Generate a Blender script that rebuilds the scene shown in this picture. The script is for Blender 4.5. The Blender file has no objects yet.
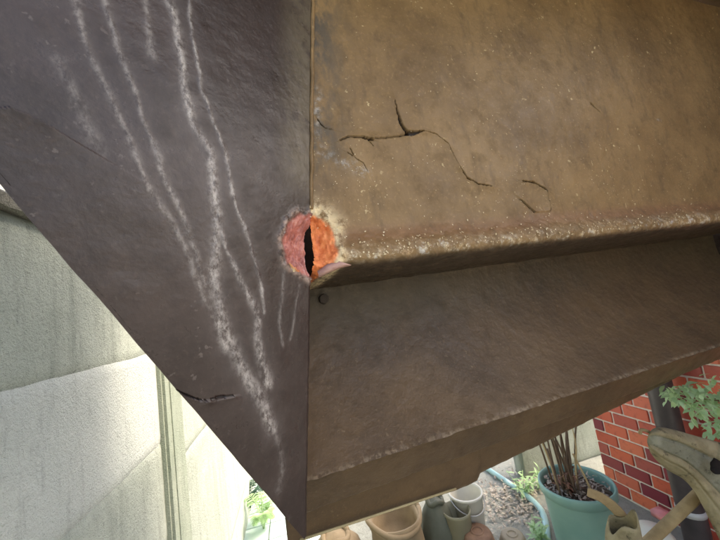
import bpy, bmesh, math, random
import numpy as np
from mathutils import Vector, Matrix
random.seed(7); RNG = np.random.default_rng(11)
scene = bpy.context.scene
col = scene.collection

# ------------------------------------------------------------------ camera
EYE = np.array((0.0, 0.0, 1.25)); F = 310.0
nz = lambda v: np.array(v, float) / np.linalg.norm(v)
_Y = nz((-70, -47, -F)); _Z = nz(np.cross(nz((940, 105, -F)), _Y)); _X = np.cross(_Y, _Z)
WM = np.array([_X, _Y, _Z])                     # camera axes -> alley axes (x right, y along the alley, z up)
cam = bpy.data.objects.new('camera', bpy.data.cameras.new('camera')); col.objects.link(cam)
m4 = Matrix.Identity(4)
for i in range(3):
    for j in range(3): m4[i][j] = WM[i][j]
    m4[i][3] = EYE[i]
cam.matrix_world = m4
cam.data.sensor_width = 36.0; cam.data.lens = 36.0 * F / 720.0
cam.data.dof.use_dof = True; cam.data.dof.focus_distance = 0.62; cam.data.dof.aperture_fstop = 9.0
cam.data.clip_start = 0.01; cam.data.clip_end = 400
scene.camera = cam

# ------------------------------------------------------------------ sky, sun, exposure
SUN_EL, SUN_AZ = math.radians(46), math.radians(97)     # azimuth from +Y clockwise (towards +X)
world = bpy.data.worlds.new('World'); scene.world = world; world.use_nodes = True
wn = world.node_tree.nodes; wl = world.node_tree.links
bg = wn['Background']; sky = wn.new('ShaderNodeTexSky'); sky.sky_type = 'NISHITA'; sky.sun_disc = False
sky.sun_elevation = SUN_EL; sky.sun_rotation = SUN_AZ; sky.air_density = 1.0; sky.dust_density = 5.0; sky.ozone_density = 1.5
wl.new(sky.outputs[0], bg.inputs[0]); bg.inputs[1].default_value = 0.15
sun = bpy.data.objects.new('sun', bpy.data.lights.new('sun', 'SUN')); col.objects.link(sun)
sun.data.energy = 1.0; sun.data.angle = math.radians(16); sun.data.color = (1.0, 0.93, 0.83)
sd = Vector((math.sin(SUN_AZ) * math.cos(SUN_EL), math.cos(SUN_AZ) * math.cos(SUN_EL), math.sin(SUN_EL)))
sun.rotation_euler = sd.to_track_quat('Z', 'Y').to_euler(); sun.location = (0, 0, 6)
vs = scene.view_settings; vs.view_transform = 'Standard'; vs.look = 'None'; vs.gamma = 1.0; vs.exposure = 1.9
vs.use_white_balance = True; vs.white_balance_temperature = 7100; vs.white_balance_tint = 10
scene.cycles.max_bounces = 8; scene.cycles.diffuse_bounces = 5; scene.cycles.use_denoising = True

# ------------------------------------------------------------------ measuring helpers
def ray(px, py): return WM @ np.array([(px - 360) / F, (270 - py) / F, -1.0])
def at(px, py, d): return EYE + ray(px, py) * d
def hit(px, py, p, n):
    r = ray(px, py); return EYE + r * (np.dot(np.asarray(p) - EYE, n) / np.dot(r, n))

# ------------------------------------------------------------------ object helpers
def tag(o, label=None, cat=None, group=None, kind=None):
    for k, v in (('label', label), ('category', cat), ('group', group), ('kind', kind)):
        if v: o[k] = v
    return o
def link(name, me, mat=None, parent=None):
    o = bpy.data.objects.new(name, me); col.objects.link(o)
    if mat and me is not None and not me.materials: me.materials.append(mat)
    if parent: o.parent = parent
    return o
def empty(name, loc=(0, 0, 0)):
    o = bpy.data.objects.new(name, None); col.objects.link(o); o.location = loc; o.empty_display_size = 0.05
    return o
def child(o, parent):
    """parent while keeping world coordinates (parents are only translated)"""
    o.parent = parent; o.matrix_parent_inverse = Matrix.Translation(-Vector(parent.location)); return o
def mesh(name, V, Fc, mat, parent=None, smooth=True):
    me = bpy.data.meshes.new(name); me.from_pydata([tuple(map(float, v)) for v in V], [], Fc); me.update()
    if smooth: me.polygons.foreach_set('use_smooth', [True] * len(me.polygons))
    o = link(name, me, mat)
    if parent: child(o, parent)
    return o
def from_bm(name, bm, mat, parent=None, smooth=True):
    bmesh.ops.recalc_face_normals(bm, faces=bm.faces)
    me = bpy.data.meshes.new(name); bm.to_mesh(me); bm.free()
    if smooth: me.polygons.foreach_set('use_smooth', [True] * len(me.polygons))
    o = link(name, me, mat)
    if parent: child(o, parent)
    return o
def grid_mesh(name, P, mat, parent=None, keep=None, attrs=None):
    """P: (n, m, 3) points -> dense quad sheet; keep: (n-1, m-1) mask of faces"""
    n, m = P.shape[:2]
    idx = np.arange(n * m).reshape(n, m)
    q = np.stack([idx[:-1, :-1], idx[:-1, 1:], idx[1:, 1:], idx[1:, :-1]], -1)
    q = q[keep] if keep is not None else q.reshape(-1, 4)
    me = bpy.data.meshes.new(name)
    me.vertices.add(n * m); me.vertices.foreach_set('co', P.reshape(-1).astype(np.float32))
    me.loops.add(q.size); me.loops.foreach_set('vertex_index', q.reshape(-1).astype(np.int32))
    me.polygons.add(len(q)); me.polygons.foreach_set('loop_start', np.arange(0, q.size, 4, dtype=np.int32))
    me.polygons.foreach_set('use_smooth', np.ones(len(q), bool))
    me.update(calc_edges=True)
    for k, a in (attrs or {}).items():
        at_ = me.attributes.new(k, 'FLOAT', 'POINT'); at_.data.foreach_set('value', a.reshape(-1).astype(np.float32))
    o = link(name, me, mat)
    if parent: child(o, parent)
    return o
def vnoise(x, y, seed=0):
    xi = np.floor(x).astype(np.int64); yi = np.floor(y).astype(np.int64); fx = x - xi; fy = y - yi
    def h(a, b):
        v = (a * 374761393 + b * 668265263 + seed * 974711) & 0xffffffff
        v = ((v ^ (v >> 13)) * 1274126177) & 0xffffffff
        return ((v ^ (v >> 16)) & 0xffff) / 65535.0
    u = fx * fx * (3 - 2 * fx); w = fy * fy * (3 - 2 * fy)
    return (h(xi, yi) * (1 - u) + h(xi + 1, yi) * u) * (1 - w) + (h(xi, yi + 1) * (1 - u) + h(xi + 1, yi + 1) * u) * w
def fbm(x, y, seed=0, o=4):
    s = 0; a = 0.5; t = 0
    for k in range(o):
        s = s + a * vnoise(x * 2 ** k + 17.3 * k, y * 2 ** k + 9.1 * k, seed + k); t += a; a *= 0.5
    return s / t
def poly_dist(U, V, pts):
    """distance to a polyline, running parameter 0..1 and signed side"""
    D = np.full(U.shape, 1e9); T = np.zeros(U.shape); S = np.zeros(U.shape); pts = np.asarray(pts, float)
    L = np.r_[0, np.cumsum(np.linalg.norm(np.diff(pts, axis=0), axis=1))]
    for i in range(len(pts) - 1):
        a, b = pts[i], pts[i + 1]; ab = b - a; l2 = ab @ ab + 1e-12
        t = np.clip(((U - a[0]) * ab[0] + (V - a[1]) * ab[1]) / l2, 0, 1)
        dx = U - a[0] - t * ab[0]; dy = V - a[1] - t * ab[1]; d = np.hypot(dx, dy)
        c = d < D; D = np.where(c, d, D); T = np.where(c, (L[i] + t * (L[i + 1] - L[i])) / L[-1], T)
        S = np.where(c, np.sign(ab[0] * dy - ab[1] * dx), S)
    return D, T, S
sstep = lambda a, b, x: (lambda t: t * t * (3 - 2 * t))(np.clip((x - a) / (b - a), 0, 1))

def box_bm(bm, c, s, bev=0.0, rot=None):
    r = bmesh.ops.create_cube(bm, size=1.0); vs_ = r['verts']
    bmesh.ops.scale(bm, vec=s, verts=vs_)
    if bev:
        e = list({e for v in vs_ for e in v.link_edges})
        vs_ = list({v for f in bmesh.ops.bevel(bm, geom=e, offset=bev, segments=2, affect='EDGES')['faces'] for v in f.verts} | {v for v in vs_ if v.is_valid})
    if rot is not None: bmesh.ops.rotate(bm, cent=(0, 0, 0), matrix=rot, verts=vs_)
    bmesh.ops.translate(bm, vec=c, verts=vs_)
    return vs_
def prism(name, pts, off, mat, parent=None, bev=0.0):
    """closed polygon pts extruded by vector off"""
    bm = bmesh.new(); v = [bm.verts.new(tuple(p)) for p in pts]; f = bm.faces.new(v)
    r = bmesh.ops.extrude_face_region(bm, geom=[f]); bmesh.ops.translate(bm, vec=tuple(off), verts=[g for g in r['geom'] if isinstance(g, bmesh.types.BMVert)])
    if bev: bmesh.ops.bevel(bm, geom=list(bm.edges), offset=bev, segments=2, affect='EDGES')
    return from_bm(name, bm, mat, parent, smooth=False)
def tube(pts, rad, seg=10, squash=None, cap=True):
    """swept tube; squash = (vector, factor) flattens sections along a vector"""
    pts = [np.asarray(p, float) for p in pts]; n = len(pts); rad = [rad] * n if np.isscalar(rad) else list(rad)
    V = []; Fc = []
    t0 = nz(pts[1] - pts[0]); up = np.array((0, 0, 1.0)) if abs(t0[2]) < .9 else np.array((1.0, 0, 0))
    s = nz(np.cross(t0, up))
    for i in range(n):
        t = nz(pts[min(i + 1, n - 1)] - pts[max(i - 1, 0)])
        s = nz(s - t * (s @ t)); b = np.cross(t, s)
        for k in range(seg):
            a = 2 * math.pi * k / seg; d = (s * math.cos(a) + b * math.sin(a)) * rad[i]
            if squash is not None: w = nz(squash[0]); d = d - w * (d @ w) * (1 - squash[1])
            V.append(pts[i] + d)
    for i in range(n - 1):
        for k in range(seg): Fc.append((i * seg + k, i * seg + (k + 1) % seg, (i + 1) * seg + (k + 1) % seg, (i + 1) * seg + k))
    if cap: Fc.append(tuple(range(seg))[::-1]); Fc.append(tuple((n - 1) * seg + k for k in range(seg)))
    return V, Fc
def merge(parts):
    V = []; Fc = []
    for v, f in parts:
        o = len(V); V += list(v); Fc += [tuple(i + o for i in q) for q in f]
    return V, Fc
def smooth_path(P, n=8):
    P = [np.asarray(p, float) for p in P]; P = [2 * P[0] - P[1]] + P + [2 * P[-1] - P[-2]]; out = []
    for i in range(1, len(P) - 2):
        for k in range(n):
            t = k / n; a, b, c, d = P[i - 1:i + 3]
            out.append(0.5 * (2 * b + (c - a) * t + (2 * a - 5 * b + 4 * c - d) * t * t + (3 * b - a - 3 * c + d) * t ** 3))
    out.append(P[-2]); return out
def lathe(prof, seg=40, c=(0, 0, 0), wob=0.0, seed=0):
    V = []; Fc = []; n = len(prof)
    for i, (r, z) in enumerate(prof):
        for k in range(seg):
            a = 2 * math.pi * k / seg
            w = 1 + wob * (float(fbm(np.array(math.cos(a) * 1.6 + 9), np.array(math.sin(a) * 1.6 + z * 8 + 5), seed, 3)) - .5) * 2
            V.append((c[0] + r * w * math.cos(a), c[1] + r * w * math.sin(a), c[2] + z))
    for i in range(n - 1):
        for k in range(seg): Fc.append((i * seg + k, i * seg + (k + 1) % seg, (i + 1) * seg + (k + 1) % seg, (i + 1) * seg + k))
    return V, Fc
def leaf(base, d, up, L, W, curl=0.25):
    """one pointed leaf of six faces"""
    d = nz(d); s = nz(np.cross(d, up)); n = np.cross(s, d); b = np.asarray(base, float)
    P = []
    for t, w in ((0, .06), (.3, .9), (.62, .8), (1, .03)):
        c = b + d * L * t - n * curl * L * t * t
        P += [c - s * W * w * .5 + n * W * .12 * w, c, c + s * W * w * .5 + n * W * .12 * w]
    Fc = []
    for i in range(3):
        for k in range(2): a = i * 3 + k; Fc.append((a, a + 1, a + 4, a + 3))
    return P, Fc

# ------------------------------------------------------------------ material helpers
class Mat:
    def __init__(s, name, rough=0.6, spec=0.4):
        s.m = bpy.data.materials.new(name); s.m.use_nodes = True; s.t = s.m.node_tree; s.n = s.t.nodes; s.l = s.t.links
        s.b = s.n['Principled BSDF']; s.b.inputs['Roughness'].default_value = rough; s.b.inputs['Specular IOR Level'].default_value = spec
        s.co = s.n.new('ShaderNodeTexCoord').outputs['Object']; s.bumps = []; s.c = None
    def map(s, sc=(1, 1, 1), rot=(0, 0, 0)):
        q = s.n.new('ShaderNodeMapping'); q.inputs['Scale'].default_value = sc; q.inputs['Rotation'].default_value = rot
        s.l.new(s.co, q.inputs[0]); return q.outputs[0]
    def noise(s, scale, detail=5, rough=0.55, vec=None, dist=0.0):
        q = s.n.new('ShaderNodeTexNoise'); q.inputs['Scale'].default_value = scale; q.inputs['Detail'].default_value = detail
        q.inputs['Roughness'].default_value = rough; q.inputs['Distortion'].default_value = dist
        s.l.new(vec or s.co, q.inputs['Vector']); return q.outputs[0]
    def voro(s, scale, vec=None, feat='F1'):
        q = s.n.new('ShaderNodeTexVoronoi'); q.inputs['Scale'].default_value = scale; q.feature = feat
        s.l.new(vec or s.co, q.inputs['Vector']); return q.outputs[0]
    def ramp(s, f, stops):
        q = s.n.new('ShaderNodeValToRGB'); e = q.color_ramp.elements
        while len(e) < len(stops): e.new(0.5)
        for k, (p, c) in enumerate(stops):
            e[k].position = p; c = (c, c, c) if np.isscalar(c) else c; e[k].color = (*c, 1)
        s.l.new(f, q.inputs[0]); return q.outputs[0]
    def val(s, f, a, b):
        q = s.n.new('ShaderNodeMapRange'); q.inputs[1].default_value = a; q.inputs[2].default_value = b
        q.interpolation_type = 'SMOOTHSTEP'; s.l.new(f, q.inputs[0]); return q.outputs[0]
    def mul(s, a, b, op='MULTIPLY'):
        q = s.n.new('ShaderNodeMath'); q.operation = op; q.use_clamp = True
        for i, v in enumerate((a, b)):
            if np.isscalar(v): q.inputs[i].default_value = v
            else: s.l.new(v, q.inputs[i])
        return q.outputs[0]
    def mix(s, f, a, b, mode='MIX'):
        q = s.n.new('ShaderNodeMix'); q.data_type = 'RGBA'; q.blend_type = mode
        for sock, v in ((q.inputs[0], f), (q.inputs[6], a), (q.inputs[7], b)):
            if isinstance(v, (tuple, list)): sock.default_value = (*v, 1)
            elif np.isscalar(v): sock.default_value = v
            else: s.l.new(v, sock)
        return q.outputs[2]
    def attr(s, name):
        q = s.n.new('ShaderNodeAttribute'); q.attribute_name = name; return q.outputs['Fac']
    def rnd(s):
        return s.n.new('ShaderNodeObjectInfo').outputs['Random']
    def bump(s, h, strength=0.4, dist=0.004):
        q = s.n.new('ShaderNodeBump'); q.inputs['Strength'].default_value = strength; q.inputs['Distance'].default_value = dist
        s.l.new(h, q.inputs['Height'])
        if s.bumps: s.l.new(s.bumps[-1], q.inputs['Normal'])
        s.bumps.append(q.outputs[0]); s.l.new(q.outputs[0], s.b.inputs['Normal'])
    def color(s, c):
        if isinstance(c, (tuple, list)): s.b.inputs['Base Color'].default_value = (*c, 1)
        else: s.l.new(c, s.b.inputs['Base Color'])
    def rough(s, v):
        s.l.new(v, s.b.inputs['Roughness'])
def simple(name, c1, c2, scale=20, rough=0.6, bump=0.3, bscale=None, spec=0.4, bd=0.003):
    M = Mat(name, rough, spec); M.color(M.ramp(M.noise(scale), [(0.3, c1), (0.7, c2)]))
    if bump: M.bump(M.noise(bscale or scale * 6), bump, bd)
    return M.m

# paint on the stair steel
def stair_paint(name, lo, hi, fleck, flk_amt, spec=.4):
    M = Mat(name, .5, spec)
    big = M.noise(5, 6, .6); mid = M.noise(28, 6, .65); fine = M.noise(170, 4, .6)
    c = M.ramp(big, [(.32, lo), (.68, hi)])
    c = M.mix(M.mul(M.val(mid, .5, .68), .32), c, tuple(v * .55 for v in lo))
    c = M.mix(M.mul(M.val(fine, .52, .75), .35), c, tuple(min(1, v * 1.5) for v in hi))
    fl = M.mul(M.val(M.noise(95, 3, .6), .64, .7), M.val(M.noise(9, 3), .44, .6))
    c = M.mix(M.mul(fl, flk_amt), c, fleck)
    return M, c, mid, fine
# riser plate: brown paint, attributes: edge (worn lip plus painted bluish highlight), under (painted shade), crack, rust, crust, smear
M, c, mid, fine = stair_paint('brown_paint', (.150, .092, .041), (.27, .172, .078), (.60, .47, .26), .8, .28)
c = M.mix(M.mul(M.attr('red'), .45), c, M.ramp(M.noise(60), [(.35, (.15, .06, .032)), (.7, (.26, .115, .06))]))
e = M.mul(M.attr('edge'), M.val(M.noise(60, 6, .75), .48, .68))
c = M.mix(e, c, M.ramp(M.noise(45, 4, .6), [(.35, (.5, .36, .2)), (.55, (.62, .55, .42)), (.72, (.5, .52, .56))]))  # worn paint flecks; the bluish stop paints a highlight on the lip
c = M.mix(M.mul(M.attr('smear'), M.val(M.noise(70, 6, .75), .44, .7)), c, (.42, .40, .37))
c = M.mix(M.mul(M.attr('under'), .88), c, M.ramp(M.noise(40), [(.3, (.022, .017, .014)), (.7, (.06, .045, .036))]))  # shade of the lip's underside painted into the colour
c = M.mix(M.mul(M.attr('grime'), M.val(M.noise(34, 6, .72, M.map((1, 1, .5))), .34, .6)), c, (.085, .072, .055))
c = M.mix(M.mul(M.val(M.noise(30, 6, .7, M.map((1.2, 1, .35), (0, .5, 0))), .52, .72), .5), c, (.10, .066, .036))
c = M.mix(M.attr('crack'), c, (.02, .012, .008))
rust = M.ramp(M.noise(55, 5, .7), [(.28, (.38, .08, .03)), (.45, (.72, .20, .07)), (.6, (.85, .30, .11)), (.78, (.88, .48, .24))])
c = M.mix(M.attr('rust'), c, rust)
c = M.mix(M.mul(M.attr('crust'), M.val(M.noise(75, 4, .7), .35, .55)), c, (.72, .58, .36))
M.color(c); M.rough(M.ramp(mid, [(.3, .34), (.7, .6)]))
M.bump(mid, .35, .004); M.bump(fine, .35, .0016)
m_brown = M.m
# stringer: dark plum-brown gloss paint with pale lime runs
M, c, mid, fine = stair_paint('plum_paint', (.026, .018, .016), (.052, .037, .033), (.3, .26, .24), .2, .34)
c = M.mix(M.mul(M.attr('corner'), M.val(M.noise(30, 5, .7), .25, .55)), c, (.115, .094, .066))
rn = M.mul(M.attr('run'), M.val(M.noise(120, 6, .8, M.map((1, 1, .6))), .36, .66))
c = M.mix(rn, c, M.ramp(M.noise(40), [(.3, (.26, .24, .23)), (.7, (.52, .49, .46))]))
c = M.mix(M.mul(M.attr('haze'), .16), c, (.24, .21, .21))
c = M.mix(M.attr('crack'), c, (.018, .012, .012))
c = M.mix(M.attr('rust'), c, M.ramp(M.noise(60, 5, .7), [(.3, (.22, .07, .06)), (.55, (.46, .17, .14)), (.75, (.62, .33, .27))]))
c = M.mix(M.mul(M.attr('crust'), M.val(M.noise(75, 4, .7), .35, .6)), c, (.46, .33, .27))
M.color(c); M.rough(M.ramp(mid, [(.3, .24), (.7, .42)]))
M.bump(M.noise(9, 3), .2, .01); M.bump(mid, .3, .003); M.bump(fine, .3, .0012)
m_plum = M.m
# lower step plates
M, c, mid, fine = stair_paint('umber_paint', (.072, .045, .024), (.130, .081, .040), (.32, .24, .14), .25)
c = M.mix(M.mul(M.attr('edge'), M.val(M.noise(90, 4, .7), .42, .6)), c, (.24, .18, .115))
c = M.mix(M.mul(M.attr('lip_shade'), .7), c, (.042, .040, .028))  # darkens the step plate's upper part as painted shade from the lip
M.color(c); M.rough(M.ramp(mid, [(.3, .34), (.7, .55)])); M.bump(mid, .4, .004); M.bump(fine, .4, .0016)
m_umber = M.m
m_dark = simple('dark_steel', (.03, .022, .018), (.06, .045, .035), 18, .7)
m_strip = simple('pale_strip', (.34, .28, .15), (.46, .38, .22), 30, .6, .2)
m_cavity = simple('cavity_black', (.008, .006, .006), (.02, .011, .009), 40, .9)  # near-black, stands in for the shade inside the hole and bundle opening
m_flake = simple('paint_chip', (.50, .38, .20), (.70, .62, .46), 70, .75, 0)
def concrete(name, a, b, streak=True, pore=.5):
    M = Mat(name, .85, .25)
    c = M.ramp(M.noise(6, 7, .65), [(.3, a), (.7, b)])
    if streak: c = M.mix(M.mul(M.val(M.noise(16, 6, .65, M.map((1, 1, .09))), .48, .7), .55), c, tuple(v * .6 for v in a))
    c = M.mix(M.mul(M.val(M.noise(110, 4, .7), .56, .7), pore), c, tuple(v * .5 for v in a))
    M.color(c); c = M.mix(M.mul(M.val(M.noise(34, 7, .75, M.map((1, 1, .22))), .5, .66), .4), c, tuple(v * .62 for v in a)); M.color(c)
    M.bump(M.noise(60, 6, .7), .8, .006); M.bump(M.noise(240, 4, .7), .9, .004)
    return M.m
m_panel = concrete('fence_concrete', (.46, .51, .44), (.60, .65, .57))
m_panel_pale = concrete('whitewashed_concrete', (.64, .69, .64), (.74, .78, .73), False, .12)
m_post = concrete('post_concrete', (.36, .42, .33), (.48, .53, .44))
m_coping = concrete('coping_concrete', (.28, .27, .22), (.42, .40, .34), False)
m_slab = concrete('yard_concrete', (.29, .30, .265), (.42, .43, .385), False)
m_farwall = concrete('far_wall_concrete', (.30, .33, .27), (.43, .46, .39))
m_stucco = concrete('stucco', (.50, .52, .48), (.62, .64, .6), False, .6)
m_mortar = simple('mortar', (.66, .60, .54), (.80, .75, .69), 60, .9, .5)
M = Mat('red_tile', .38, .45)
c = M.ramp(M.rnd(), [(0, (.20, .028, .05)), (.14, (.36, .055, .045)), (.5, (.60, .115, .06)), (.85, (.66, .17, .09)), (1, (.26, .04, .06))])
c = M.mix(M.mul(M.val(M.noise(50, 5, .65), .5, .7), .35), c, (.22, .035, .035)); M.color(c); M.bump(M.noise(120), .25, .0015)
m_brick = M.m
m_pipe = simple('drainpipe_plastic', (.055, .045, .045), (.085, .07, .068), 14, .38, .15)
m_pot = simple('teal_plastic', (.18, .34, .295), (.24, .41, .355), 7, .42, .15, 40)
m_soil = simple('soil', (.06, .04, .028), (.16, .11, .075), 60, .95, .9, 90, bd=.012)
m_stem = simple('dry_stem', (.10, .065, .045), (.2, .14, .09), 30, .85, .4)
m_straw = simple('straw_stem', (.42, .31, .16), (.55, .43, .24), 30, .8, .3)
def leafmat(name, a, b, tr=.35):
    M = Mat(name, .5, .35); c = M.ramp(M.noise(22 if name != 'dead_leaf' else 60, 4, .7), [(.3, a), (.7, b)]); M.color(c)
    t = M.n.new('ShaderNodeBsdfTranslucent'); M.l.new(c, t.inputs[0]); x = M.n.new('ShaderNodeMixShader'); x.inputs[0].default_value = tr
    M.l.new(M.b.outputs[0], x.inputs[1]); M.l.new(t.outputs[0], x.inputs[2]); M.l.new(x.outputs[0], M.n['Material Output'].inputs[0]); return M.m
m_leaf = leafmat('light_green_leaf', (.34, .54, .24), (.58, .74, .46))
m_leaf_dk = leafmat('dark_leaf', (.03, .075, .05), (.06, .13, .075))
m_dead = leafmat('dead_leaf', (.15, .12, .09), (.58, .52, .44), .1)
def canvas(name, a, b):
    M = Mat(name, .85, .25); c = M.ramp(M.noise(24, 7, .7), [(.3, a), (.7, b)])
    c = M.mix(M.mul(M.val(M.noise(38, 5, .7), .55, .66), .75), c, (.05, .045, .03)); c = M.mix(M.mul(M.val(M.noise(11, 4), .5, .62), .5), c, tuple(v * 1.35 for v in b))
    M.color(c); M.bump(M.noise(30, 4), .6, .01); M.bump(M.noise(300, 3), .4, .001); return M.m
m_canvas = canvas('beige_canvas', (.19, .155, .085), (.30, .255, .155))
m_canvas_g = canvas('grey_canvas', (.14, .135, .09), (.235, .225, .165))
m_wood = simple('bare_wood', (.22, .15, .07), (.36, .26, .13), 26, .75, .5)
m_sack = simple('brown_paper', (.22, .16, .09), (.33, .25, .15), 9, .8, .5, 40)
m_sackg = simple('olive_bag', (.07, .075, .05), (.12, .125, .09), 8, .6, .4, 40)
m_white = simple('white_plastic', (.62, .60, .50), (.72, .70, .62), 10, .45, .1)
m_clay = simple('terracotta', (.16, .09, .055), (.25, .15, .095), 20, .85, .4)
m_tanpot = simple('tan_plastic', (.24, .20, .13), (.34, .29, .20), 12, .6, .2)
m_hose = simple('aqua_plastic', (.30, .50, .50), (.42, .62, .62), 12, .45, .1)
m_tile = simple('pale_tile', (.50, .62, .60), (.62, .72, .70), 8, .35, .15)
m_pink = simple('pink_plastic', (.75, .25, .25), (.85, .36, .34), 8, .5, .1)
m_metal = simple('pale_metal', (.5, .5, .48), (.62, .62, .6), 8, .4, .1)
M = Mat('cloudy_plastic', .45, .4); M.color(M.ramp(M.noise(12), [(.3, (.30, .29, .20)), (.7, (.40, .38, .28))]))
t = M.n.new('ShaderNodeBsdfTranslucent'); t.inputs[0].default_value = (.5, .48, .36, 1); x = M.n.new('ShaderNodeMixShader'); x.inputs[0].default_value = .45
M.l.new(M.b.outputs[0], x.inputs[1]); M.l.new(t.outputs[0], x.inputs[2]); M.l.new(x.outputs[0], M.n['Material Output'].inputs[0]); m_cloudy = M.m

# ------------------------------------------------------------------ the setting
bm = bmesh.new(); box_bm(bm, (0, 0, -.1), (120, 120, .2)); tag(from_bm('ground', bm, m_slab, smooth=False), kind='structure')

# ------------------------------------------------------------------ the steel staircase
stair = empty('steel_staircase', (0.05, 0.5, 0.0))
tag(stair, 'rusting brown painted steel staircase seen from underneath, with plum stringer and lime runs', 'staircase')
RISE = .009; XD = np.array((3.201, .255, 3.21 * RISE)); XD /= np.linalg.norm(XD)         # along the treads
ND = nz((XD[1], -XD[0], 0.0))                                  # towards the viewer
ZD = np.array((0, 0, 1.0))
O = at(310, 311, .5); O[2] = EYE[2]                                  # corner of riser and stringer at eye height
def onA(px, py, off=0.0):
    p = hit(px, py, O + ND * off, ND); q = p - O; u_ = (q @ XD) / (1 + RISE * RISE) ; return np.array((u_, q[2] - u_ * RISE))
LA, LB = onA(310, 285), onA(310, 0)
corner = lambda z: LA[0] + (LB[0] - LA[0]) * (z - LA[1]) / (LB[1] - LA[1])
def P3(u, z, n): return O + u[..., None] * XD + z[..., None] * ZD + n[..., None] * ND

pt0 = lambda uu, zz, nn: O + uu * XD + zz * ZD + nn * ND
HC = onA(309, 246)                                                    # the rusted-through spot
def hole_r(u, z):
    a = np.arctan2((z - HC[1]) / .057, (u - HC[0]) / .045)
    w = 1 + .16 * (fbm(np.cos(a) * 2.3 + 5, np.sin(a) * 2.3 + 5, 3, 4) - .5) * 2
    return np.hypot((u - HC[0]) / .045, (z - HC[1]) / .057) / w
def slit(z, side):
    """half width of the dark gap in the rust, by height"""
    t = (z - (HC[1] - .012)) / .05
    base = .0052 * np.sqrt(np.clip(1 - t * t, 0, 1))
    return base * (1 + .5 * (fbm(z * 160, z * 0 + side * 7, 31, 3) - .5) * 2)

# riser plate (with its rounded lip and underside, whose shade is painted dark)
nu, nw = 1000, 640
u = -.03 + 1.63 * np.linspace(0, 1, nu) ** 1.25
prof = [(0.0, .82), (0.0, .150), (.0015, .132), (.008, .114), (.017, .099), (.0215, .086), (.019, .074), (.010, .067), (-.006, .063), (-.05, .060), (-.208, .054), (-.214, .0535)]
pw = np.array(smooth_path([np.array((p[0], p[1], 0)) for p in prof[1:]], 10))[:, :2]
top = np.column_stack([np.zeros(420), np.linspace(.82, .1505, 420)])
L = np.r_[0, np.cumsum(np.linalg.norm(np.diff(pw, axis=0), axis=1))]
s_ = np.linspace(0, L[-1], nw - 420)
low = np.column_stack([np.interp(s_, L, pw[:, 0]), np.interp(s_, L, pw[:, 1])])
pr = np.vstack([top, low]); nw = len(pr)
pu = np.array((0, 0, 0))
tang = np.gradient(pr, axis=0); tn = np.column_stack([-tang[:, 1], tang[:, 0]]); tn /= np.linalg.norm(tn, axis=1)[:, None]   # outward (n, z)
tn[:, :] = np.where((tn[:, :1] < -.2), -tn, tn)
U, I = np.meshgrid(u, np.arange(nw)); Zp = pr[I, 1]; Np = pr[I, 0]
W_ = np.cumsum(np.r_[0, np.linalg.norm(np.diff(pr, axis=0), axis=1)])[I]
disp = .0035 * (fbm(U * 7, W_ * 7, 1, 4) - .5) + .0012 * (fbm(U * 60, W_ * 60, 5, 4) - .5)
low_m = sstep(.16, .085, Zp)
disp += low_m * (.004 * (fbm(U * 30, W_ * 40, 8, 4) - .5) + .003 * (fbm(U * 95, W_ * 95, 12, 3) - .5))
crack = np.zeros_like(U); wob = .0016 * (fbm(U * 260, Zp * 260, 40, 3) - .5)
def pxA(l): return [onA(*p) for p in l]
for pts, wid, lift in (
    ([(393, 100), (396, 113), (400, 126), (406, 134)], (.0008, .0050), .0035),
    ([(406, 134), (414, 133), (422, 131.5)], (.0062, .0022), .004),
    ([(422, 131.5), (434, 134), (447, 144), (453, 157), (459, 168)], (.0012, .0009), .004),
    ([(459, 168), (466, 178), (477, 184), (490, 186)], (.0024, .0011), .004),
    ([(404, 136), (383, 138), (371, 139)], (.0013, .0005), .003),
    ([(371, 140), (358, 137), (346, 137), (338, 141)], (.0022, .0006), .003),
    ([(366, 140), (372, 146)], (.0012, .0005), .002), ([(349, 149), (352, 155)], (.0012, .0006), .002),
    ([(521, 181), (533, 182.5), (545, 190)], (.0016, .0026), .004),
    ([(545, 190), (550, 208), (548, 219), (534, 213), (519, 199)], (.0010, .0008), .004),
    ([(590, 104), (594, 108), (599, 112)], (.0034, .0012), .002),
    ([(316, 120), (322, 128), (330, 130)], (.0009, .0005), .002),
    ([(346, 153), (362, 163), (366, 171)], (.0008, .0006), .003),
    ([(708, 120), (714, 131), (719, 142)], (.001, .0008), .002)):
    P = pxA(pts); D, T, S = poly_dist(U + wob, Zp + wob, P)
    w = wid[0] + (wid[1] - wid[0]) * T; w = w * (.6 + .8 * vnoise(U * 150, Zp * 150, 3))
    g = sstep(1.25, .75, D / w) * (Zp > .14); crack = np.maximum(crack, g)
    disp += -.007 * g + lift * np.exp(-D / .011) * np.where(S < 0, 1, .25) * (1 - g) * (Zp > .14)
smear = np.zeros_like(U)
for pts, w in (([(322, 152), (340, 161), (364, 171)], .011), ([(452, 110), (456, 112)], .003), ([(655, 119), (660, 121)], .003), ([(316, 90), (314, 150)], .007)):
    D, T, S = poly_dist(U, Zp, pxA(pts)); smear = np.maximum(smear, np.exp(-(D / w) ** 2))
edge = np.exp(-((Zp - .082 - .014 * (fbm(U * 9, U * 0, 60, 3) - .5)) / .017) ** 2) * (Np > -.002) * (.45 + .9 * fbm(U * 6, U * 0 + 3, 61, 3))
red = np.exp(-((Zp - .118 - .012 * (fbm(U * 7, U * 0, 63, 3) - .5)) / .018) ** 2)
under = sstep(.080, .066, Zp)  # mask of the painted underside shade
hr = hole_r(U, Zp); rightside = U > corner(Zp) - .004
rustm = sstep(1.02, .86, hr + .10 * (fbm(U * 120, Zp * 120, 77, 3) - .5))
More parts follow.
